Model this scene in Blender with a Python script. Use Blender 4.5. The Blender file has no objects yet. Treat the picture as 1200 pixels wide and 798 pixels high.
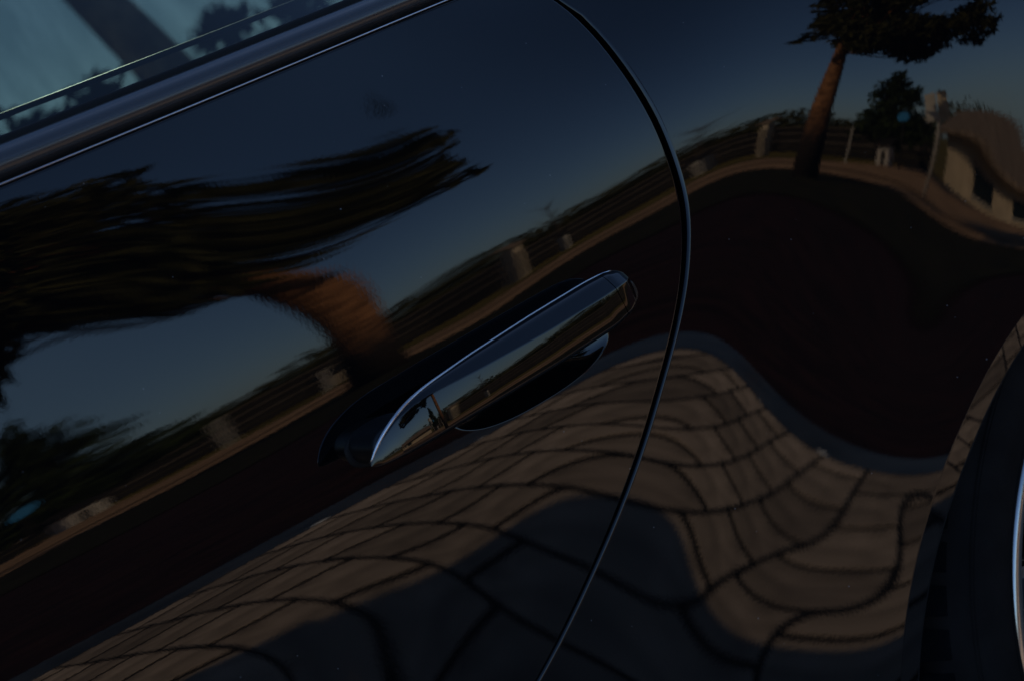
import bpy, bmesh, math, random
import numpy as np
from mathutils import Vector, Matrix
R = math.radians
S = bpy.context.scene
COL = S.collection

# ------------------------------------------------------------------ camera, sky, sun, exposure
CAM = np.array([-0.437, -0.724, 0.959])
cam_d = bpy.data.cameras.new('camera')
cam = bpy.data.objects.new('camera', cam_d); COL.objects.link(cam); S.camera = cam
cam_d.sensor_width = 36.0; cam_d.lens = 50.0
cam_d.clip_start = 0.02; cam_d.clip_end = 3000
_fw, _rt, _up = Vector((0.508, 0.841, -0.185)), Vector((0.743, -0.536, -0.400)), Vector((0.435, -0.066, 0.898))
_fw.normalize(); _rt = (_rt - _fw*_rt.dot(_fw)).normalized(); _up = _rt.cross(_fw).normalized()
cam.matrix_world = Matrix(((_rt.x, _up.x, -_fw.x, CAM[0]), (_rt.y, _up.y, -_fw.y, CAM[1]), (_rt.z, _up.z, -_fw.z, CAM[2]), (0, 0, 0, 1)))
cam_d.dof.use_dof = True; cam_d.dof.focus_distance = 0.88; cam_d.dof.aperture_fstop = 9.0

SUN_EL, SUN_AZ = R(32.8), R(24)          # azimuth from +y towards +x
world = bpy.data.worlds.new('World'); S.world = world; world.use_nodes = True
wn = world.node_tree.nodes; wl = world.node_tree.links
bg = wn['Background']; bg.inputs['Strength'].default_value = 0.14
sky = wn.new('ShaderNodeTexSky'); sky.sky_type = 'NISHITA'; sky.sun_disc = False
sky.sun_elevation = SUN_EL; sky.sun_rotation = SUN_AZ; sky.altitude = 30; sky.air_density = .8; sky.dust_density = .7; sky.ozone_density = 5.0
wl.new(sky.outputs['Color'], bg.inputs['Color'])
sl = bpy.data.lights.new('sun', 'SUN'); sl.energy = 5.0; sl.angle = R(0.3); sl.color = (1.0, 0.80, 0.56)
so = bpy.data.objects.new('sun', sl); COL.objects.link(so)
_sd = Vector((math.sin(SUN_AZ)*math.cos(SUN_EL), math.cos(SUN_AZ)*math.cos(SUN_EL), math.sin(SUN_EL)))
so.rotation_euler = _sd.to_track_quat('Z', 'Y').to_euler(); so.location = (5, 12, 12)
S.view_settings.view_transform = 'Standard'; S.view_settings.look = 'None'
S.view_settings.exposure = 0.43; S.view_settings.gamma = 1.0; S.view_settings.use_curve_mapping = False
S.cycles.max_bounces = 10; S.cycles.transparent_max_bounces = 16; S.cycles.caustics_reflective = False; S.cycles.caustics_refractive = False

# ------------------------------------------------------------------ helpers
def tag(o, label=None, cat=None, group=None, kind=None):
    if label: o['label'] = label
    if cat: o['category'] = cat
    if group: o['group'] = group
    if kind: o['kind'] = kind
    return o
def empty(name, loc=(0, 0, 0), parent=None):
    o = bpy.data.objects.new(name, None); o.empty_display_size = .1; COL.objects.link(o); o.location = loc
    if parent: o.parent = parent
    return o
def link(name, me, mat, parent=None):
    o = bpy.data.objects.new(name, me); COL.objects.link(o)
    if mat: 
        if not me.materials: me.materials.append(mat)
    if parent: o.parent = parent
    return o
class MB:
    """collects vertices and faces; build() links them as one mesh object"""
    def __init__(s): s.v = []; s.f = []; s.n = []; s.hasn = False
    def add(s, vs, fs):
        b = len(s.v); s.v += [tuple(map(float, v)) for v in vs]; s.f += [tuple(i+b for i in f) for f in fs]; s.n += [None]*len(vs)
    def box(s, x0, x1, y0, y1, z0, z1):
        s.add([(x0,y0,z0),(x1,y0,z0),(x1,y1,z0),(x0,y1,z0),(x0,y0,z1),(x1,y0,z1),(x1,y1,z1),(x0,y1,z1)],
              [(0,3,2,1),(4,5,6,7),(0,1,5,4),(1,2,6,5),(2,3,7,6),(3,0,4,7)])
    def cbox(s, x0, x1, y0, y1, z0, z1, c):
        """box with a chamfered top"""
        s.add([(x0,y0,z0),(x1,y0,z0),(x1,y1,z0),(x0,y1,z0),(x0,y0,z1-c),(x1,y0,z1-c),(x1,y1,z1-c),(x0,y1,z1-c),
               (x0+c,y0+c,z1),(x1-c,y0+c,z1),(x1-c,y1-c,z1),(x0+c,y1-c,z1)],
              [(0,1,5,4),(1,2,6,5),(2,3,7,6),(3,0,4,7),(4,5,9,8),(5,6,10,9),(6,7,11,10),(7,4,8,11),(8,9,10,11)])
    def tube(s, pts, rad, n=10, caps=True):
        pts = [Vector(p) for p in pts]; rad = rad if hasattr(rad, '__len__') else [rad]*len(pts)
        vs = []; fs = []
        for i, p in enumerate(pts):
            t = (pts[min(i+1, len(pts)-1)] - pts[max(i-1, 0)]).normalized()
            a = t.cross(Vector((0.31, 0.9, 0.2))).normalized(); b = t.cross(a)
            for k in range(n):
                q = 2*math.pi*k/n; vs.append(p + (a*math.cos(q)+b*math.sin(q))*rad[i])
        for i in range(len(pts)-1):
            for k in range(n): fs.append((i*n+k, i*n+(k+1) % n, (i+1)*n+(k+1) % n, (i+1)*n+k))
        if caps: fs += [tuple(range(n))[::-1], tuple((len(pts)-1)*n+k for k in range(n))]
        s.add(vs, fs)
    def grid(s, P, N=None, closed=False, flip=False):
        """P[i,j,3] -> quads; N[i,j,3] unit normals (optional)"""
        P = np.asarray(P); I, J = P.shape[:2]; b = len(s.v)
        s.v += [tuple(map(float, q)) for q in P.reshape(-1, 3)]
        g = gridnormals(P, closed)
        if N is None:
            N = -g if flip else g
        else: flip = float((g*N).sum()) < 0
        s.hasn = True
        s.n += [tuple(map(float, q)) for q in N.reshape(-1, 3)]
        for i in range(I-1):
            for j in range(J if closed else J-1):
                a, d = b+i*J+j, b+i*J+(j+1) % J
                q = (a, a+J, d+J, d)
                s.f.append(q[::-1] if flip else q)
    def build(s, name, mat, parent=None, smooth=False):
        me = bpy.data.meshes.new(name); me.from_pydata(s.v, [], s.f); me.update()
        if smooth or s.hasn: me.polygons.foreach_set('use_smooth', [True]*len(me.polygons))
        if s.hasn: me.normals_split_custom_set_from_vertices([n if n else (0, 0, 1) for n in s.n])
        return link(name, me, mat, parent)
def gridnormals(P, closed=False):
    if closed:
        Q = np.concatenate([P[:, -1:], P, P[:, :1]], 1); dj = np.gradient(Q, axis=1)[:, 1:-1]
    else: dj = np.gradient(P, axis=1)
    di = np.gradient(P, axis=0); n = np.cross(di, dj); l = np.linalg.norm(n, axis=2, keepdims=True); l[l < 1e-15] = 1
    return n/l
def mat(name):
    m = bpy.data.materials.new(name); m.use_nodes = True
    return m, m.node_tree.nodes, m.node_tree.links, m.node_tree.nodes['Principled BSDF']
def simple(name, col, rough=.6, spec=.5, metal=0., noise=None, bump=None, obj=False):
    """noise=(scale, amount, detail) varies the base colour; bump=(scale, strength, distance)"""
    m, n, l, b = mat(name)
    b.inputs['Base Color'].default_value = (*col, 1); b.inputs['Roughness'].default_value = rough
    b.inputs['Specular IOR Level'].default_value = spec; b.inputs['Metallic'].default_value = metal
    tc = n.new('ShaderNodeTexCoord')
    if noise:
        t = n.new('ShaderNodeTexNoise'); t.inputs['Scale'].default_value = noise[0]; t.inputs['Detail'].default_value = noise[2] if len(noise) > 2 else 6
        l.new(tc.outputs['Object'], t.inputs['Vector'])
        r = n.new('ShaderNodeMapRange'); r.inputs['From Min'].default_value = .3; r.inputs['From Max'].default_value = .7
        r.inputs['To Min'].default_value = 1-noise[1]; r.inputs['To Max'].default_value = 1+noise[1]
        l.new(t.outputs['Fac'], r.inputs['Value'])
        h = n.new('ShaderNodeMix'); h.data_type = 'RGBA'; h.blend_type = 'MULTIPLY'; h.inputs['Factor'].default_value = 1
        h.inputs[6].default_value = (*col, 1); l.new(r.outputs['Result'], h.inputs[7]); last = h.outputs[2]
        if obj:
            oi = n.new('ShaderNodeObjectInfo'); r2 = n.new('ShaderNodeMapRange'); r2.inputs['To Min'].default_value = .55; r2.inputs['To Max'].default_value = 1.2
            l.new(oi.outputs['Random'], r2.inputs['Value'])
            h2 = n.new('ShaderNodeMix'); h2.data_type = 'RGBA'; h2.blend_type = 'MULTIPLY'; h2.inputs['Factor'].default_value = 1
            l.new(last, h2.inputs[6]); l.new(r2.outputs['Result'], h2.inputs[7]); last = h2.outputs[2]
        l.new(last, b.inputs['Base Color'])
    if bump:
        t = n.new('ShaderNodeTexNoise'); t.inputs['Scale'].default_value = bump[0]; t.inputs['Detail'].default_value = 5
        l.new(tc.outputs['Object'], t.inputs['Vector'])
        k = n.new('ShaderNodeBump'); k.inputs['Strength'].default_value = bump[1]; k.inputs['Distance'].default_value = bump[2]
        l.new(t.outputs['Fac'], k.inputs['Height']); l.new(k.outputs['Normal'], b.inputs['Normal'])
    return m

# ------------------------------------------------------------------ materials
M = {}
def paint(name, peel=1.0, dust=True):
    m, n, l, b = mat(name)
    b.inputs['Base Color'].default_value = (.0022, .0022, .0026, 1); b.inputs['Roughness'].default_value = .012
    b.inputs['Specular IOR Level'].default_value = .5; b.inputs['IOR'].default_value = 1.5
    tc = n.new('ShaderNodeTexCoord')
    if peel:   # orange peel of the clear coat
        t = n.new('ShaderNodeTexNoise'); t.inputs['Scale'].default_value = 420; t.inputs['Detail'].default_value = 2; t.inputs['Roughness'].default_value = .4
        l.new(tc.outputs['Object'], t.inputs['Vector'])
        k = n.new('ShaderNodeBump'); k.inputs['Strength'].default_value = 1.0; k.inputs['Distance'].default_value = 2.4e-6*peel
        l.new(t.outputs['Fac'], k.inputs['Height']); l.new(k.outputs['Normal'], b.inputs['Normal'])
    if dust:   # sparse dust specks lying on the clear coat
        v = n.new('ShaderNodeTexVoronoi'); v.inputs['Scale'].default_value = 120; l.new(tc.outputs['Object'], v.inputs['Vector'])
        lt = n.new('ShaderNodeMath'); lt.operation = 'LESS_THAN'; l.new(v.outputs['Distance'], lt.inputs[0])
        sp = n.new('ShaderNodeSeparateColor'); l.new(v.outputs['Color'], sp.inputs[0])
        sz = n.new('ShaderNodeMath'); sz.operation = 'MULTIPLY'; sz.inputs[1].default_value = .075; l.new(sp.outputs[1], sz.inputs[0]); l.new(sz.outputs[0], lt.inputs[1])
        g = n.new('ShaderNodeMath'); g.operation = 'GREATER_THAN'; g.inputs[1].default_value = .74; l.new(sp.outputs[0], g.inputs[0])
        mu = n.new('ShaderNodeMath'); mu.operation = 'MULTIPLY'; l.new(lt.outputs[0], mu.inputs[0]); l.new(g.outputs[0], mu.inputs[1])
        mx = n.new('ShaderNodeMix'); mx.data_type = 'RGBA'; mx.inputs[6].default_value = (.0022, .0022, .0026, 1); mx.inputs[7].default_value = (.075, .078, .082, 1)
        l.new(mu.outputs[0], mx.inputs[0]); l.new(mx.outputs[2], b.inputs['Base Color'])
    return m
M['paint'] = paint('black_paint'); M['handle'] = paint('black_gloss_handle', .25, False)
M['satin'] = simple('satin_grey_trim', (.026, .026, .027), .25, .9, bump=(900, .05, .0002))
M['rubber'] = simple('black_rubber', (.006, .006, .006), .65, .2)
M['plastic'] = simple('dark_plastic', (.006, .006, .006), .35, .4)
M['pale'] = simple('pale_satin_strip', (.55, .56, .56), .35, .5)
M['cavity'] = simple('dark_cavity_lining', (.004, .004, .004), .9, .1)
M['tyre'] = simple('tyre_rubber', (.009, .0085, .0085), .8, .07, noise=(30, .35), bump=(300, .3, .0006))
M['rim'] = simple('polished_alloy', (.42, .40, .38), .16, .5, 1.0)
M['rimdark'] = simple('dark_alloy', (.03, .035, .045), .25, .5, .6)
def glass_mat():
    m = bpy.data.materials.new('tinted_glass'); m.use_nodes = True; n = m.node_tree.nodes; l = m.node_tree.links
    n.remove(n['Principled BSDF']); out = n['Material Output']
    tr = n.new('ShaderNodeBsdfTransparent'); 
    tc = n.new('ShaderNodeTexCoord'); mp = n.new('ShaderNodeMapping'); mp.inputs['Scale'].default_value = (60, 60, 3); tx = n.new('ShaderNodeTexNoise'); tx.inputs['Scale'].default_value = 1.0; tx.inputs['Detail'].default_value = 3
    l.new(tc.outputs['Object'], mp.inputs[0]); l.new(mp.outputs[0], tx.inputs['Vector']); rp = n.new('ShaderNodeValToRGB'); l.new(tx.outputs['Fac'], rp.inputs[0])   # stretched noise varies the tint in vertical streaks
    rp.color_ramp.elements[0].position = .35; rp.color_ramp.elements[1].position = .7
    rp.color_ramp.elements[0].color = (.024, .042, .043, 1); rp.color_ramp.elements[1].color = (.036, .060, .060, 1); l.new(rp.outputs[0], tr.inputs[0])
    gl = n.new('ShaderNodeBsdfGlossy'); gl.inputs['Roughness'].default_value = 0.0
    fr = n.new('ShaderNodeFresnel'); fr.inputs[0].default_value = 1.5
    mx = n.new('ShaderNodeMixShader'); l.new(fr.outputs[0], mx.inputs[0]); l.new(tr.outputs[0], mx.inputs[1]); l.new(gl.outputs[0], mx.inputs[2])
    l.new(mx.outputs[0], out.inputs['Surface'])
    return m
M['glass'] = glass_mat()
M['brick'] = simple('concrete_paver', (.44, .34, .25), .85, .25, noise=(14, .42, 8), bump=(160, .5, .002), obj=True)
M['joint'] = simple('joint_sand', (.010, .009, .008), .95, .1, noise=(60, .5))
M['kerb'] = simple('kerb_concrete', (.16, .16, .16), .8, .3, noise=(20, .3), bump=(120, .4, .002))
M['gutter'] = simple('wet_gutter_concrete', (.05, .055, .062), .32, .5, noise=(9, .5), bump=(60, .15, .001))
M['road'] = simple('dark_red_asphalt', (.032, .0120, .0100), .9, .12, noise=(5, .5, 10), bump=(180, .6, .004))
M['verge'] = simple('short_dark_grass', (.030, .025, .009), .95, .1, noise=(2.5, .55, 10), bump=(30, .8, .03))
M['sand'] = simple('packed_sand', (.42, .25, .135), .95, .1, noise=(1.2, .45, 10), bump=(20, .6, .02))
M['ground'] = simple('dry_yellow_grass', (.17, .125, .03), .95, .1, noise=(.35, .55, 12), bump=(12, .8, .04))
M['bark'] = simple('orange_pine_bark', (.38, .17, .07), .9, .2, noise=(9, .5, 8), bump=(16, 1, .03))
M['bark3'] = simple('pale_brown_bark', (.66, .40, .24), .9, .2, noise=(3, .5, 8), bump=(8, 1, .05))
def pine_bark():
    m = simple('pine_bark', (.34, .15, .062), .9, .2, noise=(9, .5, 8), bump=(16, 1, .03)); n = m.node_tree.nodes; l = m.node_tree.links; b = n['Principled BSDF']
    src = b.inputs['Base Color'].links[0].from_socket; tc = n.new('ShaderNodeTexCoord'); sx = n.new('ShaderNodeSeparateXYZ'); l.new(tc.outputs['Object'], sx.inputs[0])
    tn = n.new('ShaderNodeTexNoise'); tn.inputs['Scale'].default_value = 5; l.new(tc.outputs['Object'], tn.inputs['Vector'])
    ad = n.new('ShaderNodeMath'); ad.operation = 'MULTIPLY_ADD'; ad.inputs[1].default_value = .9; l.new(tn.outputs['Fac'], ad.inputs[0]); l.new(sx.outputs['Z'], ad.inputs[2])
    mr = n.new('ShaderNodeMapRange'); mr.inputs['From Min'].default_value = 1.2; mr.inputs['From Max'].default_value = 2.0; l.new(ad.outputs[0], mr.inputs['Value'])   # darker towards the foot, orange flaking bark above
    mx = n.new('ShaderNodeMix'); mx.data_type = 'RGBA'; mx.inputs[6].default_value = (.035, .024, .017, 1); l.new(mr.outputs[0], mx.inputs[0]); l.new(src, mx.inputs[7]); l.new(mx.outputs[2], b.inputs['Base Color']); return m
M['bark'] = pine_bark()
M['chrome'] = simple('polished_edge', (.55, .57, .60), .08, .5, 1.0)
M['bark2'] = simple('grey_bark', (.10, .075, .05), .9, .2, noise=(9, .5, 8), bump=(16, 1, .03))
def leafmat(name, col):
    m, n, l, b = mat(name)
    t = n.new('ShaderNodeTexNoise'); t.inputs['Scale'].default_value = 2.2; tc = n.new('ShaderNodeTexCoord'); l.new(tc.outputs['Object'], t.inputs['Vector'])
    r = n.new('ShaderNodeValToRGB'); r.color_ramp.elements[0].position = .35; r.color_ramp.elements[1].position = .68
    r.color_ramp.elements[0].color = (*[c*.55 for c in col], 1); r.color_ramp.elements[1].color = (col[0]*1.5, col[1]*1.3, col[2], 1)
    tl = n.new('ShaderNodeBsdfTranslucent'); ms = n.new('ShaderNodeMixShader'); ms.inputs[0].default_value = .35; l.new(r.outputs[0], tl.inputs[0]); l.new(b.outputs[0], ms.inputs[1]); l.new(tl.outputs[0], ms.inputs[2]); l.new(ms.outputs[0], n['Material Output'].inputs['Surface'])
    l.new(t.outputs['Fac'], r.inputs[0]); l.new(r.outputs[0], b.inputs['Base Color']); b.inputs['Roughness'].default_value = .7; b.inputs['Specular IOR Level'].default_value = .2
    return m
M['needle'] = leafmat('pine_needles', (.062, .062, .016)); M['leaf'] = leafmat('broad_leaves', (.040, .062, .016)); M['hedgeleaf'] = leafmat('hedge_leaves', (.085, .085, .024))
M['timber'] = simple('dark_timber', (.022, .018, .014), .85, .2, noise=(4, .4))
M['rail'] = simple('weathered_rail', (.17, .13, .095), .7, .3, noise=(6, .3))
M['white'] = simple('white_paint', (.56, .50, .42), .6, .4, noise=(6, .15))
M['blue'] = simple('blue_sign_face', (.02, .22, .48), .4, .5)
M['wall'] = simple('sandy_render', (.60, .47, .32), .9, .2, noise=(3, .2))
M['roof'] = simple('brown_roof_tiles', (.26, .185, .125), .85, .2, noise=(5, .35))
M['glassdark'] = simple('dark_window_glass', (.012, .02, .024), .08, .5)
M['glint_white'] = simple('white_glint', (.62, .64, .66), .5, .5)

# ------------------------------------------------------------------ the sculpted body side
# outward is -y, x runs towards the tail; a bicubic spline gives the pressed sheet metal
SP_H, SP_X0, SP_Z0 = 0.07, -0.85, 0.20
SP = np.array([[0.26874,0.21571,0.16853,0.12728,0.09211,0.06313,0.04045,0.02414,0.01425,0.01081,0.0138,0.02323,0.03907,0.06132,0.08994,0.12493],[0.25122,0.20216,0.15836,0.11989,0.08691,0.05959,0.03812,0.02267,0.01334,0.0102,0.0133,0.02265,0.03825,0.06011,0.08821,0.12255],[0.23252,0.18777,0.14767,0.11227,0.08171,0.05619,0.036,0.02138,0.01254,0.00963,0.01275,0.02196,0.03727,0.05867,0.08615,0.1197],[0.2126,0.17248,0.1364,0.10439,0.07652,0.053,0.03414,0.02031,0.01188,0.0091,0.01216,0.02116,0.03612,0.05701,0.08377,0.11633],[0.19146,0.15618,0.12442,0.09613,0.07131,0.05005,0.03264,0.01959,0.01144,0.00866,0.01154,0.02025,0.03482,0.05514,0.08103,0.11237],[0.16918,0.13885,0.11156,0.08725,0.06584,0.04726,0.03161,0.01936,0.01133,0.00834,0.01092,0.01929,0.03342,0.05303,0.07784,0.10781],[0.14595,0.1206,0.09778,0.07749,0.05972,0.04427,0.03093,0.01982,0.01178,0.00823,0.01036,0.01845,0.03207,0.05053,0.07399,0.10287],[0.12199,0.10167,0.08325,0.06681,0.0525,0.04034,0.02999,0.02088,0.01312,0.00851,0.00985,0.01823,0.0308,0.04725,0.06934,0.09801],[0.09755,0.08231,0.06828,0.0555,0.04421,0.03482,0.0275,0.02152,0.01539,0.00947,0.0097,0.01922,0.02876,0.04304,0.06474,0.09361],[0.07302,0.0627,0.05306,0.04401,0.03558,0.02813,0.02256,0.01947,0.01686,0.01017,0.0122,0.01958,0.02485,0.04013,0.06222,0.08917],[0.04901,0.04304,0.03752,0.03235,0.02728,0.02208,0.0172,0.01456,0.01609,0.00999,0.01233,0.02028,0.02738,0.04288,0.06193,0.08333],[0.02627,0.02367,0.02159,0.01995,0.01863,0.01725,0.01539,0.01422,0.01362,0.00783,0.01067,0.01784,0.02838,0.04351,0.06011,0.07646],[0.00568,0.00514,0.00549,0.00653,0.00812,0.0103,0.01186,0.01181,0.00822,0.00503,0.00645,0.01486,0.02888,0.04281,0.05654,0.07329],[-0.01189,-0.01199,-0.01039,-0.00745,-0.00413,-0.00076,0.00502,0.00626,0.004,-0.00124,0.00263,0.00862,0.02605,0.03673,0.05406,0.08361],[-0.0258,-0.02701,-0.02584,-0.02197,-0.01543,-0.00841,-0.00333,-0.00097,-0.00359,-0.00611,-0.00568,0.00187,0.01742,0.03456,0.06841,0.11624],[-0.03606,-0.03915,-0.03986,-0.03804,-0.03317,-0.02471,-0.01927,-0.01387,-0.01166,-0.01346,-0.01131,-0.00536,0.01547,0.05844,0.10679,0.16502],[-0.04334,-0.04884,-0.05179,-0.05216,-0.04994,-0.04536,-0.03765,-0.03269,-0.02836,-0.02243,-0.02149,-0.01587,0.00886,0.06553,0.13212,0.20787],[-0.04876,-0.05756,-0.06353,-0.06697,-0.06867,-0.0692,-0.06521,-0.05773,-0.04555,-0.04061,-0.03601,-0.02821,-0.00783,0.04965,0.12975,0.22562],[-0.05379,-0.06722,-0.07753,-0.08482,-0.08893,-0.08882,-0.08383,-0.07802,-0.07208,-0.06365,-0.05724,-0.04432,-0.01932,0.03146,0.11013,0.21358],[-0.06001,-0.0794,-0.09503,-0.10679,-0.11447,-0.11821,-0.1189,-0.11615,-0.10488,-0.09246,-0.08512,-0.07189,-0.04291,0.00624,0.07944,0.17774],[-0.06875,-0.09508,-0.11694,-0.13433,-0.14735,-0.15619,-0.16038,-0.15807,-0.14843,-0.13637,-0.12441,-0.10698,-0.07663,-0.02926,0.03767,0.1254],[-0.08102,-0.11501,-0.14389,-0.16771,-0.18644,-0.19974,-0.20677,-0.20683,-0.20061,-0.18975,-0.1746,-0.153,-0.12121,-0.076,-0.01544,0.06127],[-0.0975,-0.13962,-0.17592,-0.20635,-0.23066,-0.2484,-0.25912,-0.26278,-0.25975,-0.25024,-0.23401,-0.21029,-0.17771,-0.13461,-0.07973,-0.01249],[-0.11859,-0.16899,-0.21279,-0.24983,-0.27985,-0.30252,-0.31767,-0.32528,-0.32531,-0.31758,-0.30188,-0.27809,-0.24599,-0.20515,-0.15502,-0.09524],[-0.14441,-0.20306,-0.25433,-0.29808,-0.33411,-0.36222,-0.38225,-0.394,-0.39727,-0.39195,-0.37809,-0.35585,-0.32551,-0.28727,-0.24116,-0.1871]])
NX, NZ = SP.shape
def _b(t, n, d):
    i = np.clip(np.floor(t).astype(int), 0, n-4); u = t-i
    if d == 0: w = [(1-u)**3/6, (3*u**3-6*u**2+4)/6, (-3*u**3+3*u**2+3*u+1)/6, u**3/6]
    else: w = [-(1-u)**2/2, (9*u**2-12*u)/6, (-9*u**2+6*u+3)/6, u**2/2]
    return i, w
def _eval(x, z, dx=0, dz=0):
    ix, wx = _b((x-SP_X0)/SP_H, NX, dx); iz, wz = _b((z-SP_Z0)/SP_H, NZ, dz); r = 0
    for a in range(4):
        for b in range(4): r = r + wx[a]*wz[b]*SP[ix+a, iz+b]
    return r/(SP_H if dx else 1)/(SP_H if dz else 1)
def side(x, z):
    """offset y of the body side; beyond the pressed area it runs out gently"""
    x = np.asarray(x, float); z = np.asarray(z, float)
    xc = np.clip(x, -.42, .50); zc = np.clip(z, .40, 1.0)
    ex = x-xc; ez = z-zc
    fx = np.sign(ex)*np.where(ex > 0, .10*(1-np.exp(-np.abs(ex)/.10)), .35*(1-np.exp(-np.abs(ex)/.35)))
    fz = np.sign(ez)*.15*(1-np.exp(-np.abs(ez)/.15))
    return _eval(xc, zc)+_eval(xc, zc, dx=1)*fx+_eval(xc, zc, dz=1)*fz + np.where(ez < 0, ez*ez*.6, 0)
def surf(X, Z):
    e = 2e-4
    hx = (side(X+e, Z)-side(X-e, Z))/(2*e); hz = (side(X, Z+e)-side(X, Z-e))/(2*e)
    N = np.stack([hx, -np.ones_like(hx), hz], -1); N /= np.linalg.norm(N, axis=-1, keepdims=True)
    return np.stack([X, side(X, Z), Z], -1), N
SHUT = np.array([(0.1415, 0.99), (0.1515, 0.9734), (0.157, 0.9458), (0.16, 0.9113), (0.1611, 0.8799), (0.1584, 0.8506), (0.154, 0.8252), (0.1466, 0.8072), (0.1296, 0.7786), (0.1101, 0.7544), (0.0841, 0.7277), (0.0562, 0.6994), (0.0261, 0.6729), (-0.0065, 0.6486), (-0.0426, 0.6243), (-0.0739, 0.6054), (-0.1339, 0.5784), (-0.1939, 0.5504), (-0.2539, 0.5244000000000001), (-0.3339, 0.49)])[::-1]
_zz = np.linspace(.49, .99, 60)
_k = np.interp(_zz, SHUT[:, 1], SHUT[:, 0])
for _ in range(3): _k[1:-1] = (_k[:-2]+2*_k[1:-1]+_k[2:])/4
def shut(z):
    z = np.asarray(z, float)
    return np.where(z < .49, _k[0], np.where(z > .99, _k[-1]-(z-.99)*.25, np.interp(z, _zz, _k)))
TOP = 1.0005
ROLL = [R(a) for a in (15, 30, 45, 60, 75, 90)]
car = tag(empty('car', (0, 0, 0)), 'glossy black car seen close along its door handle and flared rear wheel arch', 'car')

def door_patch(mb, xs_fn, zs, edge_right=False, edge_top=False, rr=.0022):
    Z0 = np.asarray(zs); rows = []; 
    P = []; N = []
    for z in Z0:
        xs = xs_fn(z); p, n = surf(xs, np.full(len(xs), z))
        if edge_right:
            x1 = xs[-1]; ex = []; en = []
            for a in ROLL:
                q, m = surf(np.array([x1+rr*math.sin(a)]), np.array([z])); q = q[0].copy(); q[1] += rr*(1-math.cos(a)); ex.append(q)
                v = m[0]*math.cos(a)+np.array([1, 0, 0])*math.sin(a); en.append(v/np.linalg.norm(v))
            q = ex[-1].copy(); q[1] += .014; ex.append(q); en.append(np.array([1., 0, 0]))
            p = np.concatenate([p, ex]); n = np.concatenate([n, en])
        P.append(p); N.append(n)
    P = np.array(P); N = np.array(N)
    if edge_top:
        eP = []; eN = []
        for a in ROLL:
            q = P[-1].copy(); q[:, 2] += rr*math.sin(a); q[:, 1] += rr*(1-math.cos(a))
            m = N[-1]*math.cos(a)+np.array([0, 0, 1.])*math.sin(a); eP.append(q); eN.append(m/np.linalg.norm(m, axis=1, keepdims=True))
        q = eP[-1].copy(); q[:, 1] += .012; eP.append(q); eN.append(np.tile([0, 0, 1.], (len(q), 1)))
        P = np.concatenate([P, eP]); N = np.concatenate([N, eN])
    mb.grid(P, N, flip=False)

GAP = .0022
XF = -1.10
def cols(x1, fine0=-.45, d=.0035):
    return np.concatenate([np.linspace(XF, fine0, 40, endpoint=False), np.linspace(fine0, x1, max(3, int(round((.16-fine0)/d))))])
HX0, HX1, HZ0, HZ1 = -.085, .085, .742, .806
rt = lambda z: float(shut(z))-GAP-.0022
door_mb = MB()
door_patch(door_mb, lambda z: cols(rt(z)), np.linspace(.36, HZ0, 110), edge_right=True)
door_patch(door_mb, lambda z: np.concatenate([np.linspace(XF, -.45, 40, endpoint=False), np.linspace(-.45, HX0, 110)]), np.linspace(HZ0, HZ1, 22))
door_patch(door_mb, lambda z: np.linspace(HX1, rt(z), 30), np.linspace(HZ0, HZ1, 22), edge_right=True)
door_patch(door_mb, lambda z: cols(rt(z)), np.linspace(HZ1, TOP-.0022, 70), edge_right=True, edge_top=True)
# the scooped pocket behind the handle
PCX, PCZ, PAX, PAZ, PDEP = .002, .7805, .064, .0235, .022
NA = 320
ang = np.linspace(0, 2*math.pi, NA, endpoint=False)
ca, sa = np.cos(ang), np.sin(ang)
sup = (np.abs(ca)**2.4+np.abs(sa)**2.4)**(-1/2.4)
ELX, ELZ = PCX+PAX*ca*sup, PCZ+PAZ*sa*sup
tx = np.where(ELX > PCX, (HX1-PCX)/np.maximum(ELX-PCX, 1e-9), (HX0-PCX)/np.minimum(ELX-PCX, -1e-9))
tz = np.where(ELZ > PCZ, (HZ1-PCZ)/np.maximum(ELZ-PCZ, 1e-9), (HZ0-PCZ)/np.minimum(ELZ-PCZ, -1e-9))
tt = np.minimum(tx, tz)
RX, RZ = PCX+(ELX-PCX)*tt, PCZ+(ELZ-PCZ)*tt
P = []; N = []
for u in np.linspace(0, 1, 12):
    p, n = surf(RX+(ELX-RX)*u, RZ+(ELZ-RZ)*u); P.append(p); N.append(n)
P = np.array(P); N = np.array(N)
# corners of the rectangle are filled by the ring itself (angles fall on the sides); close the tiny corner slivers
b0 = len(door_mb.v)
door_mb.grid(P[::-1], N[::-1], closed=True)
for cx_, cz_ in ((HX0, HZ0), (HX0, HZ1), (HX1, HZ0), (HX1, HZ1)):
    d2 = (RX-cx_)**2+(RZ-cz_)**2; i1, i2 = np.argsort(d2)[:2]
    p, n = surf(np.array([cx_, RX[i1], RX[i2]]), np.array([cz_, RZ[i1], RZ[i2]]))
    if np.cross(p[1]-p[0], p[2]-p[0])@n[0] < 0: p, n = p[::-1], n[::-1]
    bb = len(door_mb.v); door_mb.v += [tuple(map(float, q)) for q in p]; door_mb.n += [tuple(map(float, q)) for q in n]; door_mb.f.append((bb, bb+1, bb+2))
door = door_mb.build('door', M['paint'], car)
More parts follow.
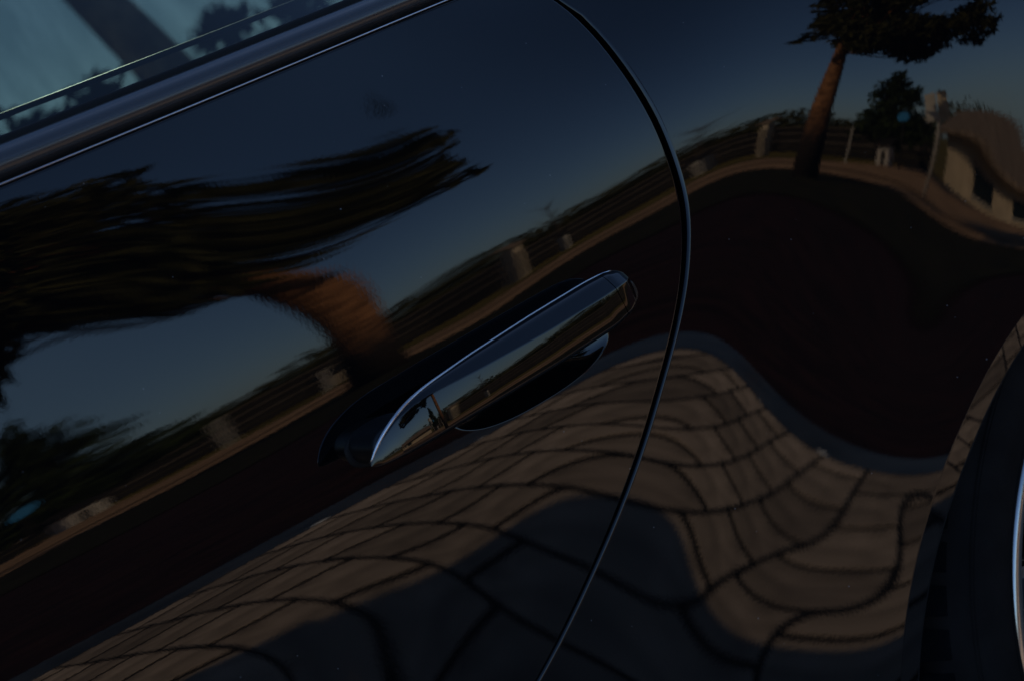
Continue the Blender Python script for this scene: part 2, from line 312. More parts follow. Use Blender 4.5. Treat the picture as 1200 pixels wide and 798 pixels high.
# pocket: small rounded rim, then a deep bowl
pk = MB(); P = []
for r_, dep in [(1.0, 0), (.99, .00003), (.98, .00014), (.965, .00038), (.945, .00085), (.90, .0017), (.84, .0027), (.76, .0038), (.66, .0051), (.54, .0065), (.40, .0078), (.2, .0086), (.02, .0088)]:
    x = PCX+(ELX-PCX)*r_; z = PCZ+(ELZ-PCZ)*r_; q = np.stack([x, side(x, z)+dep, z], -1); P.append(q)
P = np.array(P)
pk.grid(P[::-1], closed=True); pk.build('handle_pocket', M['handle'], door)

# --- handle grip
def smooth_poly(pts, it=2):
    pts = np.array(pts, float)
    for _ in range(it):
        q = [pts[0]]
        for a, b in zip(pts[:-1], pts[1:]): q += [a*.75+b*.25, a*.25+b*.75]
        q.append(pts[-1]); pts = np.array(q)
    return pts
hs = lambda x, t: np.interp(x, [a for a, b in t], [b for a, b in t])
H_TOP = [(-.1315,.7862),(-.129,.7902),(-.123,.7962),(-.111,.8032),(-.098,.8077),(-.085,.8100),(-.05,.8122),(0,.8138),(.045,.8145),(.060,.8140),(.068,.8122),(.0725,.8095)]
H_BOT = [(-.1315,.7852),(-.129,.7838),(-.122,.7828),(-.10,.7820),(0,.7820),(.045,.7832),(.060,.7860),(.068,.7900),(.0725,.7960)]
H_RDG = [(-.1315,.7859),(-.129,.7896),(-.123,.7953),(-.111,.8018),(-.098,.8053),(-.085,.8062),(-.05,.8047),(0,.8037),(.045,.8043),(.060,.8048),(.068,.8048),(.0725,.8045)]
H_OUT = [(-.1315,.0300),(-.127,.0340),(-.115,.0390),(-.09,.0430),(-.05,.0450),(0,.0458),(.045,.0455),(.060,.0445),(.068,.0420),(.0725,.0370)]
def hand_section(x):
    zt, zb, zr, w = hs(x, H_TOP), hs(x, H_BOT), hs(x, H_RDG), hs(x, H_OUT)
    k = min(1, (zt-zb)/.03); f = zr-zb; g = zt-zr
    bw = .95*g+.004*k
    pts = [(zb+.006*k, w-.026*k), (zb+.001*k, w-.018*k), (zb-.0002*k, w-.010*k), (zb+.0002*k, w-.0040*k), (zb+.0010*k, w-.0014*k), (zb+.0026*k, w-.0002*k)]
    # front face: leans back a little more towards the ridge
    z0, ww, q = zb+.0026*k, w-.0002*k, 14; up_ = hs(x, [(-.13, 14.), (-.105, 12.), (-.06, 9.6), (.0, 8.2), (.06, 7.6)])
    for i in range(1, q+1):
        s_ = i/q; dz_ = (zr-z0)/q; ww -= dz_*math.tan(R(4.9+(up_-4.9)*(s_-.5/q))); pts.append((z0+(zr-z0)*s_, ww))
    # ridge and top bevel
    fr_ = .36*g; z1_, w1_ = zr, ww
    for i in range(1, 8):
        s_ = i/7; pts.append((zr+(g-fr_)*s_, ww-(g-fr_)*s_*math.tan(R(40.)))); 
    z1_, w1_ = pts[-1]; rad_ = fr_/(1-math.sin(R(40.)))
    for i in range(1, 13):
        a_ = R(40.+60.*i/12); pts.append((z1_+rad_*(math.sin(a_)-math.sin(R(40.))), w1_-rad_*(math.cos(R(40.))-math.cos(a_))))
    wt = pts[-1][1]
    pts += [(zt-.0012*k, wt-.0030*k), (zt-.0045*k, wt-.0070*k), (zt-.010*k, wt-.018*k)]
    return [(x, -b, a) for a, b in pts]
def handle_mesh(x0, x1, n, end0=False, end1=False):
    us = .5-.5*np.cos(np.linspace(0, math.pi, n)); xs = x0+(x1-x0)*us; rows = []
    for x in xs:
        s_ = np.array(hand_section(x)); rows.append(np.stack([s_[:, 0]*0+x, smooth_poly(s_[:, 1:], 1)[:, 0] if False else np.zeros(len(s_)), s_[:, 2]], -1) if False else
                     np.concatenate([np.full((len(smooth_poly(s_[:, 1:], 1)), 1), x), smooth_poly(s_[:, 1:], 1)], 1))
    P = np.array(rows)
    # smooth the section outline along the length, so the loft has no kinks at the table points
    for _ in range(10): P[1:-1] = (P[:-2]+2*P[1:-1]+P[2:])/4
    mb = MB(); N = gridnormals(P); mb.grid(P, N)
    for row, fl in ((P[0], end0), (P[-1], end1)):
        if fl:
            bb = len(mb.v); c_ = row.mean(0); mb.v += [tuple(map(float, q)) for q in row]+[tuple(map(float, c_))]
            sgn = -1. if row is P[0] else 1.
            mb.n += [(sgn, 0, 0)]*(len(row)+1)
            for i in range(len(row)-1):
                t_ = (bb+i, bb+i+1, bb+len(row)); mb.f.append(t_ if sgn > 0 else t_[::-1])
    return mb
handle = handle_mesh(-.1315, .0555, 150, True, False).build('door_handle', M['handle'], door)
handle_mesh(.0560, .0725, 40, False, True).build('handle_end_cap', M['handle'], door)
# bright bead along the upper edge of the grip
be = MB(); xs_ = np.linspace(-.1312, .066, 90)
bp = []
for x_ in xs_:
    sec = np.array(hand_section(x_)); i_ = int(np.argmax(sec[:, 2])); bp.append((x_, sec[i_, 1], sec[i_, 2]+.0001))
bp = np.array(bp)
for _ in range(10): bp[1:-1] = (bp[:-2]+2*bp[1:-1]+bp[2:])/4
be.tube([tuple(q) for q in bp], [float(np.interp(x_, [-.1312, -.125, -.10, -.06, .066], [.0006, .0014, .0012, .0006, .00045])) for x_ in xs_], 10)
be.build('handle_edge_trim', M['chrome'], door, smooth=True)
# foot of the grip and its rubber gasket
def foot(xa, xb, za, zb, w0, w1, name, m):
    mb = MB(); P = []
    a_ = np.linspace(0, 2*math.pi, 48, endpoint=False); c_, s_ = np.cos(a_), np.sin(a_); k_ = (np.abs(c_)**2.5+np.abs(s_)**2.5)**(-1/2.5)
    for w, sc in ((w0, 1.0), (w0+(w1-w0)*.8, .96), (w0+(w1-w0)*.95, .9), (w1, .8), (w1, .01)):
        x = (xa+xb)/2+(xb-xa)/2*c_*k_*sc; z = (za+zb)/2+(zb-za)/2*s_*k_*sc; P.append(np.stack([x, side(x, z)-w, z], -1))
    mb.grid(np.array(P), closed=True, flip=True); return mb.build(name, m, door)
foot(-.1270, -.082, .7755, .8000, -.001, .0016, 'handle_gasket', M['rubber'])
foot(-.1235, -.088, .7780, .8000, .0, .0300, 'handle_foot', M['plastic'])
foot(.052, .080, .785, .806, -.001, .0250, 'handle_foot', M['plastic'])

# --- front wing ahead of the door (outside the frame)
fw = MB(); xs = np.linspace(-2.35, XF-.0045, 60); p, n = [], []
for z in np.linspace(.36, .97, 50):
    a, b = surf(xs, np.full(60, z)); a = a.copy(); a[:, 1] += np.clip(-1.9-xs, 0, 1)**2*1.4; p.append(a); n.append(b)
fw.grid(np.array(p)); fw.build('front_wing', M['paint'], car)

# --- rear quarter panel round the wheel arch
ACX, ACZ, AR = 0.5600, 0.2350, 0.4664
def outer(phi):
    dx, dz = math.cos(phi), math.sin(phi)
    def inside(t):
        x, z = ACX+dx*t, ACZ+dz*t
        return z < 1.0 and z > .17 and x < 2.1 and x > float(shut(z))+GAP+.0022
    t = AR
    while inside(t+.02) and t < 2: t += .02
    lo, hi = t, t+.02
    for _ in range(24):
        m_ = (lo+hi)/2
        if inside(m_): lo = m_
        else: hi = m_
    return lo
phis = np.concatenate([np.linspace(R(186), R(95), 330, endpoint=False), np.linspace(R(95), R(-6), 120)])
ts = np.array([outer(a) for a in phis])
# true direction across the shut line, for the rolled edge
bx, bz = ACX+np.cos(phis)*ts, ACZ+np.sin(phis)*ts
tgx, tgz = np.gradient(bx), np.gradient(bz); ln = np.hypot(tgx, tgz)+1e-12; ox, oz = -tgz/ln, tgx/ln
sg = np.sign(ox*np.cos(phis)+oz*np.sin(phis)); ox *= sg; oz *= sg
us = np.linspace(0, 1, 150); us = us**1.0
P = []; N = []
# arch edge: flange inside, rounded nose, bevelled lip, then the panel
LIPD = R(4.5)
LIPW, LIPA = .0135, math.tan(LIPD)
def ring(r): return ACX+np.cos(phis)*r, ACZ+np.sin(phis)*r
inward = np.stack([-np.cos(phis), np.zeros(len(phis)), -np.sin(phis)], -1)
r_in = AR-LIPW
x, z = ring(r_in); pb, nb = surf(x, z); pb = pb.copy(); pb[:, 1] += LIPW*LIPA
nl = nb + inward*0; nl = nb*math.cos(LIPD)+inward*math.sin(LIPD); nl /= np.linalg.norm(nl, axis=1, keepdims=True)
q = pb.copy(); rr = .0035; seq = []
for a in ROLL[::-1]:
    q = pb + inward*rr*math.sin(a); q[:, 1] += rr*(1-math.cos(a)); m_ = nl*math.cos(a)+inward*math.sin(a)
    seq.append((q, m_/np.linalg.norm(m_, axis=1, keepdims=True)))
deep = seq[0][0].copy(); deep[:, 1] += .035; P.append(deep); N.append(inward)
for q, m_ in seq: P.append(q); N.append(m_)
for f in (0, .33, .66, .94):
    r_ = r_in+LIPW*f; x, z = ring(r_); q, m_ = surf(x, z); q = q.copy(); q[:, 1] += LIPW*(1-f)*LIPA
    v = m_*math.cos(LIPD)+inward*math.sin(LIPD); P.append(q); N.append(v/np.linalg.norm(v, axis=1, keepdims=True))
for u in us:
    r_ = AR+.0005+(ts-AR-.0005)*u; x = ACX+np.cos(phis)*r_; z = ACZ+np.sin(phis)*r_; q, m_ = surf(x, z); P.append(q); N.append(m_)
ov = np.stack([ox, np.zeros_like(ox), oz], -1); last = P[-1]; ln_ = N[-1]; rr = .0026
for a in ROLL:
    q = last+ov*rr*math.sin(a); q = q.copy(); q[:, 1] += rr*(1-math.cos(a)); m_ = ln_*math.cos(a)+ov*math.sin(a); P.append(q); N.append(m_/np.linalg.norm(m_, axis=1, keepdims=True))
q = P[-1].copy(); q[:, 1] += .016; P.append(q); N.append(ov)
qm = MB(); qm.grid(np.array(P), np.array(N), flip=True)
quarter = qm.build('quarter_panel', M['paint'], car)
# unseen top deck rolled over to the boot, lengthened and straightened for its shadow
dk = MB(); xs = np.linspace(.15, 2.1, 70); p = []
for k, (dy, dz) in enumerate([(0, 0), (.006, .010), (.02, .022), (.04, .034), (.07, .038), (.2, .040), (.8, .045)]):
    a, b = surf(xs, np.full(70, .999)); a = a.copy(); f_ = np.clip((dy/.05), 0, 1); a[:, 1] = (a[:, 1]+dy)*(1-f_)+f_*np.minimum(-.05+(dy-.05), 9); a[:, 2] += dz; w_ = np.clip((xs-.35)/.4, 0, 1); a[:, 1] = a[:, 1]*w_+(1-w_)*(side(xs, np.full(70, .999))+dy); p.append(a)
dk.grid(np.array(p)); dk.build('rear_deck', M['paint'], car)

# --- dark inner body: door jamb, cabin tub, boot, floor
body = MB()
body.box(-2.2, .10, .11, 1.70, .22, .96); body.box(.10, 1.50, .30, 1.50, .24, .985); body.box(1.05, 2.1, .06, 1.74, .24, .93)
body.box(-1.1, .17, .056, .11, .34, 1.014); body.box(.17, 2.1, .056, .11, .95, 1.014)
body.build('inner_body', M['cavity'], car)
far = MB(); far.box(-2.2, 2.1, 1.70, 1.78, .25, 1.0); far.build('far_side', M['paint'], car)

# --- belt moulding, seal and glass
def extrude_x(prof, x0, x1, n, name, m, parent=car, smooth_it=2, yref=None):
    pr = smooth_poly(prof, smooth_it); xs = np.linspace(x0, x1, n); P = []
    for y, z in pr: P.append(np.stack([xs, side(xs, np.full(n, .985))*0+y+(side(xs, np.full(n, .985))-side(0., .985)), np.full(n, z)], -1))
    mb = MB(); mb.grid(np.array(P)); return mb.build(name, m, parent)
YB = float(side(0., TOP))
extrude_x([(YB+.020, 1.0008)]+[(YB+.0205-.0165*math.cos(R(a_))-.0015, 1.0105+.0112*math.sin(R(a_))) for a_ in range(-50, 100, 6)]+[(YB+.0225, 1.0195)], -1.1, .9, 120, 'belt_moulding', M['satin'])
extrude_x([(YB+.0165, 1.0190), (YB+.0165, 1.0228), (YB+.0180, 1.0252), (YB+.0215, 1.0262), (YB+.025, 1.0235)], -1.1, .9, 120, 'window_seal', M['rubber'])
bd = MB(); bd.tube([(x, side(x, .985)-side(0., .985)+YB+.0004, 1.0012) for x in np.linspace(-1.1, .135, 80)], .0006, 8); bd.build('belt_edge_bead', M['chrome'], car, smooth=True)
GT = R(17)
def glass(name, y0, sgn):
    mb = MB(); xs = np.linspace(-1.0, .45, 40); P = []
    for s_ in np.linspace(0, .135, 24):
        c_ = s_*s_*.12; P.append(np.stack([xs, np.full(40, y0)+sgn*(s_*math.sin(GT)+c_), np.full(40, 1.008+s_*math.cos(GT))], -1))
    mb.grid(np.array(P), flip=sgn < 0); return mb.build(name, M['glass'], car)
glass('window_glass', YB+.0225, 1)
lm_ = MB(); lm_.tube([(x, side(x, .985)-side(0., .985)+YB+.046, 1.0375) for x in np.linspace(-1.0, .45, 30)], .0018, 8); lm_.build('glass_reflection_line', M['pale'], car, smooth=True)  # pale tube added for the bright reflected line low in the glass

# --- wheel: alloy rim with its tyre, inner arch liner
WX, WZ, WY, WR = .510, .342, -.022, .332
def lathe(prof, n, mb=None, it=2, flip=False):
    pr = smooth_poly(prof, it); a = np.linspace(0, 2*math.pi, n, endpoint=False); P = []
    for r_, y in pr: P.append(np.stack([WX+r_*np.cos(a), np.full(n, y), WZ+r_*np.sin(a)], -1))
    mb = mb or MB(); mb.grid(np.array(P), closed=True, flip=flip); return mb
wheel_mb = lathe([(.208, WY+.030), (.226, WY+.016), (.2315, WY+.004), (.2325, WY-.004), (.236, WY-.0065), (.2415, WY-.006), (.2445, WY-.002), (.245, WY+.006), (.244, WY+.02)], 160)
wheel = wheel_mb.build('wheel', M['rim'], car)
brl = lathe([(.208, WY+.028), (.205, WY+.06), (.200, WY+.20)], 96, it=1); brl.build('rim_barrel', M['rimdark'], wheel)
for k in range(10):
    a = 2*math.pi*k/10+.2; sp = MB(); d_ = np.array([math.cos(a), 0, math.sin(a)]); t_ = np.array([-math.sin(a), 0, math.cos(a)]); c0 = np.array([WX, 0, WZ]); vs = []
    for r_, w, y in ((.03, .022, .028), (.12, .017, .016), (.222, .021, .012)):
        for sx, dy in ((-1, .03), (-1, .004), (-.6, 0), (.6, 0), (1, .004), (1, .03)): vs.append(c0+d_*r_+t_*w*sx+np.array([0, WY+y+dy, 0]))
    fs = []
    for i in range(2):
        for j in range(5): fs.append((i*6+j, i*6+j+1, i*6+j+7, i*6+j+6))
    sp.add(vs, fs); sp.build('spoke', M['rimdark'], wheel)
ty = lathe([(.243, WY+.010), (.2455, WY-.002), (.2500, WY-.010), (.262, WY-.018), (.285, WY-.0205), (.302, WY-.016), (.316, WY-.004), (.323, WY+.008), (.3255, WY+.02), (.326, WY+.11), (.3255, WY+.20), (.318, WY+.215), (.25, WY+.225)], 200)
for rr_ in (.258, .262, .300, .3025):   # raised moulding rings on the sidewall
    yb = np.interp(rr_, [.2500, .262, .285, .302], [WY-.010, WY-.0172, WY-.0195, WY-.0155])
    lathe([(rr_-.0009, yb+.001), (rr_, yb-.0012), (rr_+.0009, yb+.001)], 160, ty, 1)
nl_ = 64
for k in range(nl_):   # shoulder tread blocks
    a0, a1 = 2*math.pi*k/nl_, 2*math.pi*(k+.68)/nl_; vs = []
    for aa in (a0, a1):
        for r_, y in ((.312, WY-.0045), (.318, WY-.0035), (.3315, WY+.012), (.3330, WY+.022), (.3330, WY+.060), (.320, WY+.060)): vs.append((WX+r_*math.cos(aa), y, WZ+r_*math.sin(aa)))
    ty.add(vs, [(j, j+1, j+7, j+6) for j in range(5)]+[(0, 5, 4, 3, 2, 1), (6, 7, 8, 9, 10, 11)])
tyre = ty.build('tyre', M['tyre'], wheel)
lin = MB(); a = np.linspace(R(-8), R(188), 80); P = []
for y in np.linspace(-.02, .30, 6): P.append(np.stack([ACX+.475*np.cos(a), np.full(80, y), ACZ+.475*np.sin(a)], -1))
lin.grid(np.array(P)); lin.build('arch_liner', M['cavity'], car)

# ------------------------------------------------------------------ the setting mirrored in the paint
rnd = random.Random(7)
def sheet(name, x0, x1, y0, y1, z, m, kind='structure', n=1):
    mb = MB(); mb.add([(x0, y0, z), (x1, y0, z), (x1, y1, z), (x0, y1, z)], [(0, 1, 2, 3)]); return tag(mb.build(name, m), kind=kind)
K_Y, R_Y, S1_Y, S2_Y = -2.60, -9.0295, -14.3972, -19.4147
sheet('ground', -500, 500, -700, 400, -.075, M['ground'])
sheet('road', -200, 200, R_Y, K_Y-.42, -.045, M['road'])
sheet('gutter', -200, 200, K_Y-.42, K_Y-.115, -.040, M['gutter'])
# wavy edged strips
def strip(name, y0, y1, z, m, amp, seed, x0=-80, x1=80, n=260, wide=None):
    r_ = random.Random(seed); ph = [(r_.uniform(.2, 1.6), r_.uniform(0, 6), r_.uniform(.3, 1)) for _ in range(6)]
    st = lambda x: (lambda u: u*u*(3-2*u))(min(1, max(0, (wide[0]-x)/wide[1]))) if wide else 0
    f = lambda x, k: amp*sum(w*math.sin(q*x+p+k*2.1) for q, p, w in ph)/3 - (wide[2]*st(x) if wide and k == 0 else 0)
    vs = []; 
    for i in range(n+1):
        x = x0+(x1-x0)*i/n; vs += [(x, y0+f(x, 0), z), (x, y1+f(x, 1), z)]
    mb = MB(); mb.add(vs, [(2*i, 2*i+2, 2*i+3, 2*i+1) for i in range(n)]); return tag(mb.build(name, m), kind='structure')
strip('grass_verge', S1_Y-.1, R_Y, -.030, M['verge'], .05, 3)
strip('sand_track', S2_Y, S1_Y, -.022, M['sand'], .25, 5, wide=(6.2, 2.2, 9.))
strip('track_grass_strip', -14.3972-2.3, -14.3972-2.0, -.014, M['verge'], .10, 9)
# kerb stones, dropped a little below the paving
pav = tag(sheet('pavement', -60, 60, K_Y, 6.0, -.0011, M['joint']), kind='structure')
kb = MB()
for i in range(-60, 60): kb.cbox(i*1.0+.004, i*1.0+.996, K_Y-.115, K_Y-.004, -.12, -.035, .006)
tag(kb.build('kerb', M['kerb']), kind='structure')
# clay-coloured concrete pavers, courses laid square to the kerb in running bond
BX0, BQ, BL, JT, JL = 0.1881, 0.1117, 2*0.1117, .0090, .0225
def brick_mesh(nm, sd):
    r_ = random.Random(sd); a, b = (BQ-JT)/2, (BL-JL)/2; mb = MB(); mb.cbox(-a, a, -b, b, -.06, 0, .0012)
    for i in range(8, 12): x, y, z = mb.v[i]; mb.v[i] = (x, y, z+r_.uniform(-.0004, .0004))
    me = bpy.data.meshes.new(nm); me.from_pydata(mb.v, [], mb.f); me.update(); me.materials.append(M['brick']); return me
bms = [brick_mesh('brick', s) for s in range(6)]
rest = MB(); nb_ = 0
for k in range(-70, 90):
    xc = BX0+BQ*(k+.5)
    for j in range(-1, 24):
        y0 = K_Y+BL*j+(BL/2 if k % 2 else 0); y1 = y0+BL
        if y0 < K_Y-.001:
            if y1 < K_Y+.02: continue
            y0 = K_Y
        full = y1-y0 > BL-.001
        if -4 <= k < 16 and y1 < -.05 and full and nb_ < 300:
            o = link('brick', bms[rnd.randrange(6)], None, pav); o.location = (xc, (y0+y1)/2, rnd.uniform(-.0006, .0006)); o.rotation_euler = (rnd.gauss(0, .0008), rnd.gauss(0, .0006), rnd.gauss(0, .006)); nb_ += 1
        else:
            h_ = (BQ-JT)/2; rest.cbox(xc-h_, xc+h_, y0+JL/2, y1-JL/2, -.06, rnd.uniform(-.0006, .0006), .0012)
tag(rest.build('paving_bricks', M['brick'], pav), kind='stuff')
# white blobs added in place of glints on the wet gutter
def blob(name, loc, r_, m, squash=.5, sd=0):
    bm = bmesh.new(); bmesh.ops.create_icosphere(bm, subdivisions=2, radius=r_)
    q = random.Random(sd)
    for v in bm.verts: v.co *= q.uniform(.85, 1.15); v.co.z *= squash
    me = bpy.data.meshes.new(name); bm.to_mesh(me); bm.free(); o = link(name, me, m); o.location = loc; return o
tag(blob('glint', (.66, -2.715, -.03), .018, M['glint_white'], .5, 1), 'white pebble added as a blob in the gutter nearest the door handle', 'glint', 'white glints in the gutter')
tag(blob('glint', (.93, -2.70, -.03), .010, M['glint_white'], .5, 2), 'smaller white pebble added as a blob in the gutter further back', 'glint', 'white glints in the gutter')

# --- trees
def leaf_faces(mb, c, r_, n, size, rg, flat=.8):
    for _ in range(n):
        d = Vector((rg.gauss(0, 1), rg.gauss(0, 1), rg.gauss(0, 1))).normalized(); p = Vector(c)+Vector((d.x, d.y, d.z*flat))*r_*rg.random()**.45
        u = Vector((rg.gauss(0, 1), rg.gauss(0, 1), rg.gauss(0, 1))).normalized(); w = u.cross(Vector((rg.gauss(0, 1), rg.gauss(0, 1), rg.gauss(0, 1)))).normalized(); s_ = size*rg.uniform(.6, 1.4)
        mb.add([p-u*s_, p+w*s_*.35, p+u*s_, p-w*s_*.35], [(0, 1, 2, 3)])
def tree(name, label, loc, trunk_pts, trunk_rad, clumps, leafn, size, lm, bm_, seed, limbs=True, group=None):
    rg = random.Random(seed); e = tag(empty(name, loc), label, 'tree', group)
    t = MB(); t.tube(trunk_pts, trunk_rad, 14)
    if limbs:
        for c, r_ in clumps:
            k = rg.uniform(.55, .95); b = Vector(trunk_pts[0]).lerp(Vector(trunk_pts[-1]), k); c = Vector(c)
            if c.z > b.z-.6: t.tube([b, b.lerp(c, .5)+Vector((0, 0, -.08)), c], [trunk_rad[-1]*.55, trunk_rad[-1]*.4, .012], 6)
    t.build('trunk', bm_, e, smooth=True)
    f = MB()
    for c, r_ in clumps: leaf_faces(f, c, r_, int(leafn*r_*r_), size, rg)
    f.build('crown', lm, e)
    return e
def pine(label, x, y, h0, h1, rad, seed, lean=(0, 0), group=None, tr=.195, off=0., bark='bark', xmax=9., low=False):
    rg = random.Random(seed); cl = []
    for i in range(80):
        v = rg.random(); z = h0+(h1-h0)*v; rr_ = rad*(1-.38*v*v)*math.sqrt(rg.random())*1.0; a = rg.uniform(0, 6.283)
        cl.append(((off+lean[0]*z/h1+rr_*math.cos(a), lean[1]*z/h1+rr_*math.sin(a), z+rr_*.10), rg.uniform(.32, .62)*rad/1.9))
    for i in range(26):
        a = i*6.283/26+rg.uniform(-.15, .15); rr_ = rad*rg.uniform(.85, 1.06); z = h0+rg.uniform(-.1, .7)
        cl.append(((off+lean[0]*.5+rr_*math.cos(a), lean[1]*.5+rr_*math.sin(a), z), rg.uniform(.18, .36)))
    pts = [(lean[0]*q, lean[1]*q, h1*.86*q) for q in (0, .15, .4, .7, 1)]
    cl = [(c_, r_) for c_, r_ in cl if c_[0]+r_*.7 < xmax]
    if low:
        cl = [((c_[0], c_[1], c_[2]+.55*max(-1.1, min(1.2, c_[0]+.25))), r_) for c_, r_ in cl]   # wind-bent crown, lower on one side
        for i in range(14): cl.append(((rg.uniform(-3.1, -1.0), rg.uniform(-.9, .9), h0+rg.uniform(-.30, .2)), rg.uniform(.22, .36)))
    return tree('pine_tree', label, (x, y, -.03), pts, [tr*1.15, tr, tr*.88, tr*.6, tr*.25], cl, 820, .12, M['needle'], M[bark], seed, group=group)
TRX = 0.3304*12.7
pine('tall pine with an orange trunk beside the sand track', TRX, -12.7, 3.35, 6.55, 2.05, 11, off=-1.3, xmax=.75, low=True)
def bush_tree(label, x, y, h, w, seed, cat='tree', lm='leaf', n=14, group=None):
    rg = random.Random(seed); cl = []
    for i in range(n):
        v = rg.random(); z = h*(.22+.70*v); rr_ = w*(1-.75*v)*rg.uniform(.2, 1); a = rg.uniform(0, 6.283); cl.append(((rr_*math.cos(a), rr_*math.sin(a), z), w*rg.uniform(.30, .48)*(1.1-.5*v)))
    return tree('broadleaf_tree', label, (x, y, -.07), [(0, 0, 0), (.03, 0, h*.4), (0, .05, h*.85)], [.10, .08, .03], cl, 330, .13, M[lm], M['bark2'], seed, group=group)
az = lambda a, y: math.tan(R(a))*(-y)
bush_tree('small dark bushy tree between the white shelter and the blue sign', az(12.9000-.5, -24.), -24., 3.7, 1.2, 31, n=60)
rg = random.Random(5)
# bare sapling
t = MB(); e = tag(empty('bare_sapling', (az(23.5398-.3, -25), -25, -.07)), 'thin leafless sapling rising above the hedge', 'tree')
t.tube([(0, 0, 0), (.05, 0, 1.2), (-.03, 0, 2.9)], [.04, .03, .008], 6)
for i in range(26):
    z = rg.uniform(1.2, 2.7); a = rg.uniform(0, 6.28); l_ = rg.uniform(.25, .6); t.tube([(0, 0, z), (l_*.7*math.cos(a), l_*.7*math.sin(a), z+l_*.6), (l_*math.cos(a), l_*math.sin(a), z+l_*1.1)], [.012, .008, .003], 4)
t.build('trunk', M['bark2'], e)

# --- long timber fence with pale rails, each plank and post a part
FY = -27.0
fence = tag(empty('fence', (0, FY, -.07)), 'long low dark timber fence with pale rails beyond the sand track', 'fence')
pm = bpy.data.meshes.new('plank'); q_ = MB(); q_.cbox(-.9, .9, -.02, .02, 0, .22, .006); pm.from_pydata(q_.v, [], q_.f); pm.materials.append(M['timber'])
px_ = bpy.data.meshes.new('post'); q_ = MB(); q_.cbox(-.06, .06, -.10, -.02, 0, 1.22, .01); px_.from_pydata(q_.v, [], q_.f); px_.materials.append(M['timber'])
rm = bpy.data.meshes.new('rail'); q_ = MB(); q_.box(-.9, .9, .022, .050, 0, .035); rm.from_pydata(q_.v, [], q_.f); rm.materials.append(M['rail'])
for i in range(3, 24):
    link('post', px_, None, fence).location = (i*1.82+.91, 0, 0)
    for k in range(5): o = link('plank', pm, None, fence); o.location = (i*1.82, rnd.uniform(-.004, .004), .02+k*.235)
    for z in (.48, .85, 1.17): o = link('rail', rm, None, fence); o.location = (i*1.82, 0, z)
# hedge and far wood behind the fence
hg = MB(); r_ = random.Random(17)
for i in range(230):
    x = 7.6+i*.17; h = 2.0+.30*math.sin(x*.7)+.25*math.sin(x*1.9+1)+r_.uniform(-.1, .25)
    leaf_faces(hg, (x, -29.5+r_.uniform(-.5, .5), h*.52), h*.52, 90, .15, r_)
tag(hg.build('hedge', M['hedgeleaf']), kind='stuff')
wd = MB()
for i in range(420):
    x = -220+i*1.15; h = 4.0+1.0*math.sin(x*.13)+.7*math.sin(x*.41+2)+r_.uniform(-.4, .6)
    leaf_faces(wd, (x, -112+r_.uniform(-3, 3), h*.5), h*.55, 90, .38, r_)
tag(wd.build('far_wood', M['hedgeleaf']), kind='stuff')

# --- small white things along the meadow
def white_post(a, y, h, label, w=.045, lean=0.):
    e = tag(empty('marker_post', (az(a, y), y, -.07)), label, 'post', 'pale posts on the meadow'); q = MB(); q.cbox(-w, w, -w, w, 0, h, .01); q.build('shaft', M['white'], e)
    q = MB(); q.cbox(-w-.006, w+.006, -w-.006, w+.006, h+.001, h+.03, .008); q.build('cap', M['white'], e); e.rotation_euler = (0, lean, 0); return e
white_post(17.1143, -21.5, .9, 'pale post left of the pine trunk', .018, .03)
white_post(15.2644, -22, 1.15, 'pale post nearest the white shelter', .018, -.03)
def hut(name, label, a, y, w, d, h, m, roofm):
    e = tag(empty(name, (az(a, y), y, -.07)), label, 'hut')
    q = MB(); q.box(-w/2, w/2, -d, 0, 0, h); q.build('wall', m, e)
    q = MB(); q.add([(-w/2-.08, .1, h+.002), (w/2+.08, .1, h+.002), (w/2+.08, -d-.1, h+.2), (-w/2-.08, -d-.1, h+.2), (-w/2-.08, .1, h+.06), (w/2+.08, .1, h+.06), (w/2+.08, -d-.1, h+.26), (-w/2-.08, -d-.1, h+.26)],
      [(0, 1, 5, 4), (1, 2, 6, 5), (2, 3, 7, 6), (3, 0, 4, 7), (4, 5, 6, 7), (0, 3, 2, 1)]); q.build('roof', roofm, e)
    q = MB(); q.box(-w*.18, w*.12, .004, .03, .05, h*.8); q.build('door', M['glassdark'] if m is M['wall'] else M['timber'], e); return e
hut('shelter', 'white timber shelter with a dark doorway below the small tree', 12.9000, -22.5, .30, .6, .55, M['white'], M['timber'])
hut('kiosk', 'taller sandy kiosk right of the pine trunk', 21.0849, -23.5, .15, .5, 1.5, M['wall'], M['roof'])
hut('shed', 'white shed at the far right end of the fence', 23.5398, -24.5, .15, .5, .75, M['white'], M['timber'])
hut('low_box', 'low sandy box near the meadow edge left of the pine', 17.1143+.5, -23.5, .22, .4, .5, M['wall'], M['timber'])
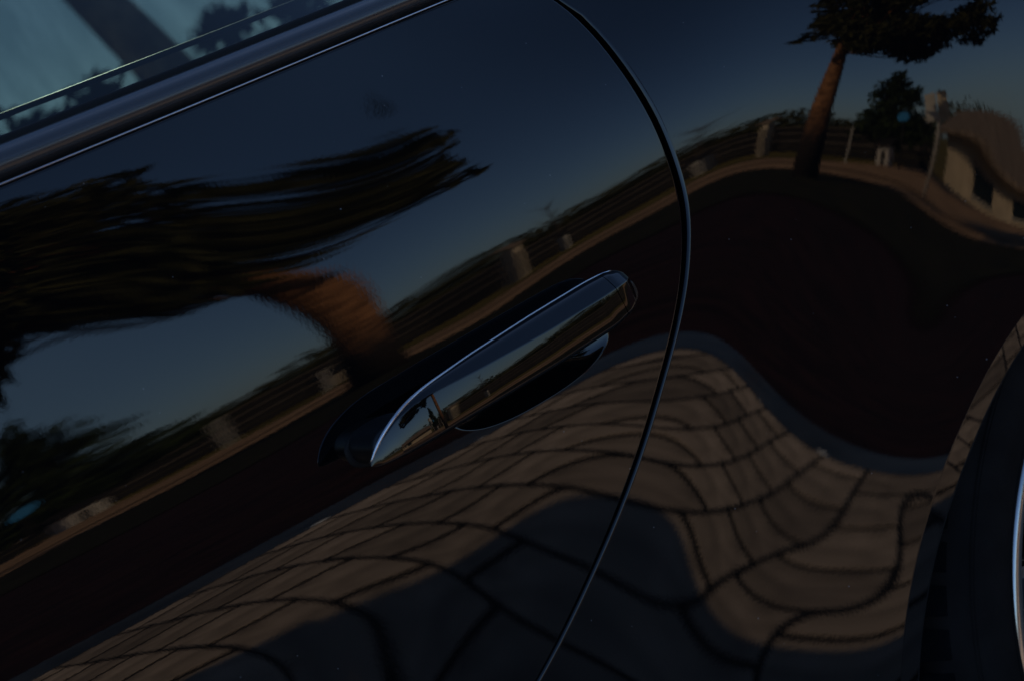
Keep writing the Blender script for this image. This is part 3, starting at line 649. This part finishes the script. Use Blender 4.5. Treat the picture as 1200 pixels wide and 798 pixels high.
# blue sign and white signpost
e = tag(empty('blue_sign', (az(11.4987+.3, -22), -22, -.07)), 'round blue sign on a thin pole below the small tree', 'sign')
q = MB(); q.tube([(0, 0, 0), (0, 0, 1.6)], .03, 8); q.build('pole', M['timber'], e)
q = MB(); q.tube([(0, .035, 1.45), (0, .06, 1.45)], .16, 24); q.build('face', M['blue'], e, smooth=False)
e = tag(empty('signpost', (az(11.4987-1.3, -17.5), -17.5, -.07)), 'leaning white signpost with two slanted boards by the sand track', 'sign')
q = MB(); q.tube([(0, 0, 0), (-.12, 0, 1.0), (-.24, 0, 1.9)], .035, 8); q.build('pole', M['white'], e, smooth=True)
for k, (dx, m) in enumerate(((0, 'white'), (-.28, 'wall'))):
    q = MB(); q.box(-.12+dx, .12+dx, .04, .065, 1.15, 1.85); q.build('board', M[m], e)
# cottage
CY_ = -30.
cot = tag(empty('cottage', (az(11.4987-6.3, CY_), CY_, -.07)), 'low sandy cottage with brown roof at the left end of the meadow', 'house')
q = MB(); q.box(-4.5, 1.9, -6, 0, 0, 1.0); q.build('wall', M['wall'], cot)
q = MB(); q.add([(-4.9, .5, 0.96), (2.3, .5, 0.96), (2.3, -6.5, 0.96), (-4.9, -6.5, 0.96), (-4.5, -3, 1.7), (1.7, -3, 1.7), (-4.9, .5, 1.06), (2.3, .5, 1.06), (2.3, -6.5, 1.06), (-4.9, -6.5, 1.06)],
  [(6, 7, 5, 4), (7, 8, 5), (8, 9, 4, 5), (9, 6, 4), (0, 3, 2, 1), (0, 1, 7, 6), (1, 2, 8, 7), (2, 3, 9, 8), (3, 0, 6, 9)]); q.build('roof', M['roof'], cot)
for x in (-3.2, -1.4, .4):
    q = MB(); q.box(x-.42, x+.42, .005, .03, .22, .70); w_ = q.build('window', M['glassdark'], cot)
    q = MB(); q.box(x-.48, x+.48, .004, .06, .16, .21); q.build('sill', M['white'], w_)

bh = MB(); r_ = random.Random(23)
for i in range(70):
    x = 2.6+i*.10; leaf_faces(bh, (x, 14.6+r_.uniform(-.3, .3), 1.25), r_.uniform(1.05, 1.2)+.12*math.sin(x*1.7), 260, .10, r_)
tag(bh.build('hedge', M['hedgeleaf']), kind='stuff')
# --- on the sun side, seen through the two side windows
pine('pine trunk seen blurred through the car window', 12.1, 25.5, 8.2, 12., 3.2, 41, lean=(-4.2, 0), tr=.56, bark='bark3')
for i, (x, y, h, lab) in enumerate(((4.15, 13.7, 2.50, 'green bush at the left in the window'), (5.0, 13.7, 2.62, 'green bush left of the trunk in the window'), (6.7, 13.7, 2.85, 'long green bush right of the trunk in the window'), (7.7, 13.9, 2.85, 'last green bush at the right in the window'))):
    bush_tree(lab, x, y, h, 1.15, 60+i, lm='hedgeleaf', n=30, group='bushes behind the car')
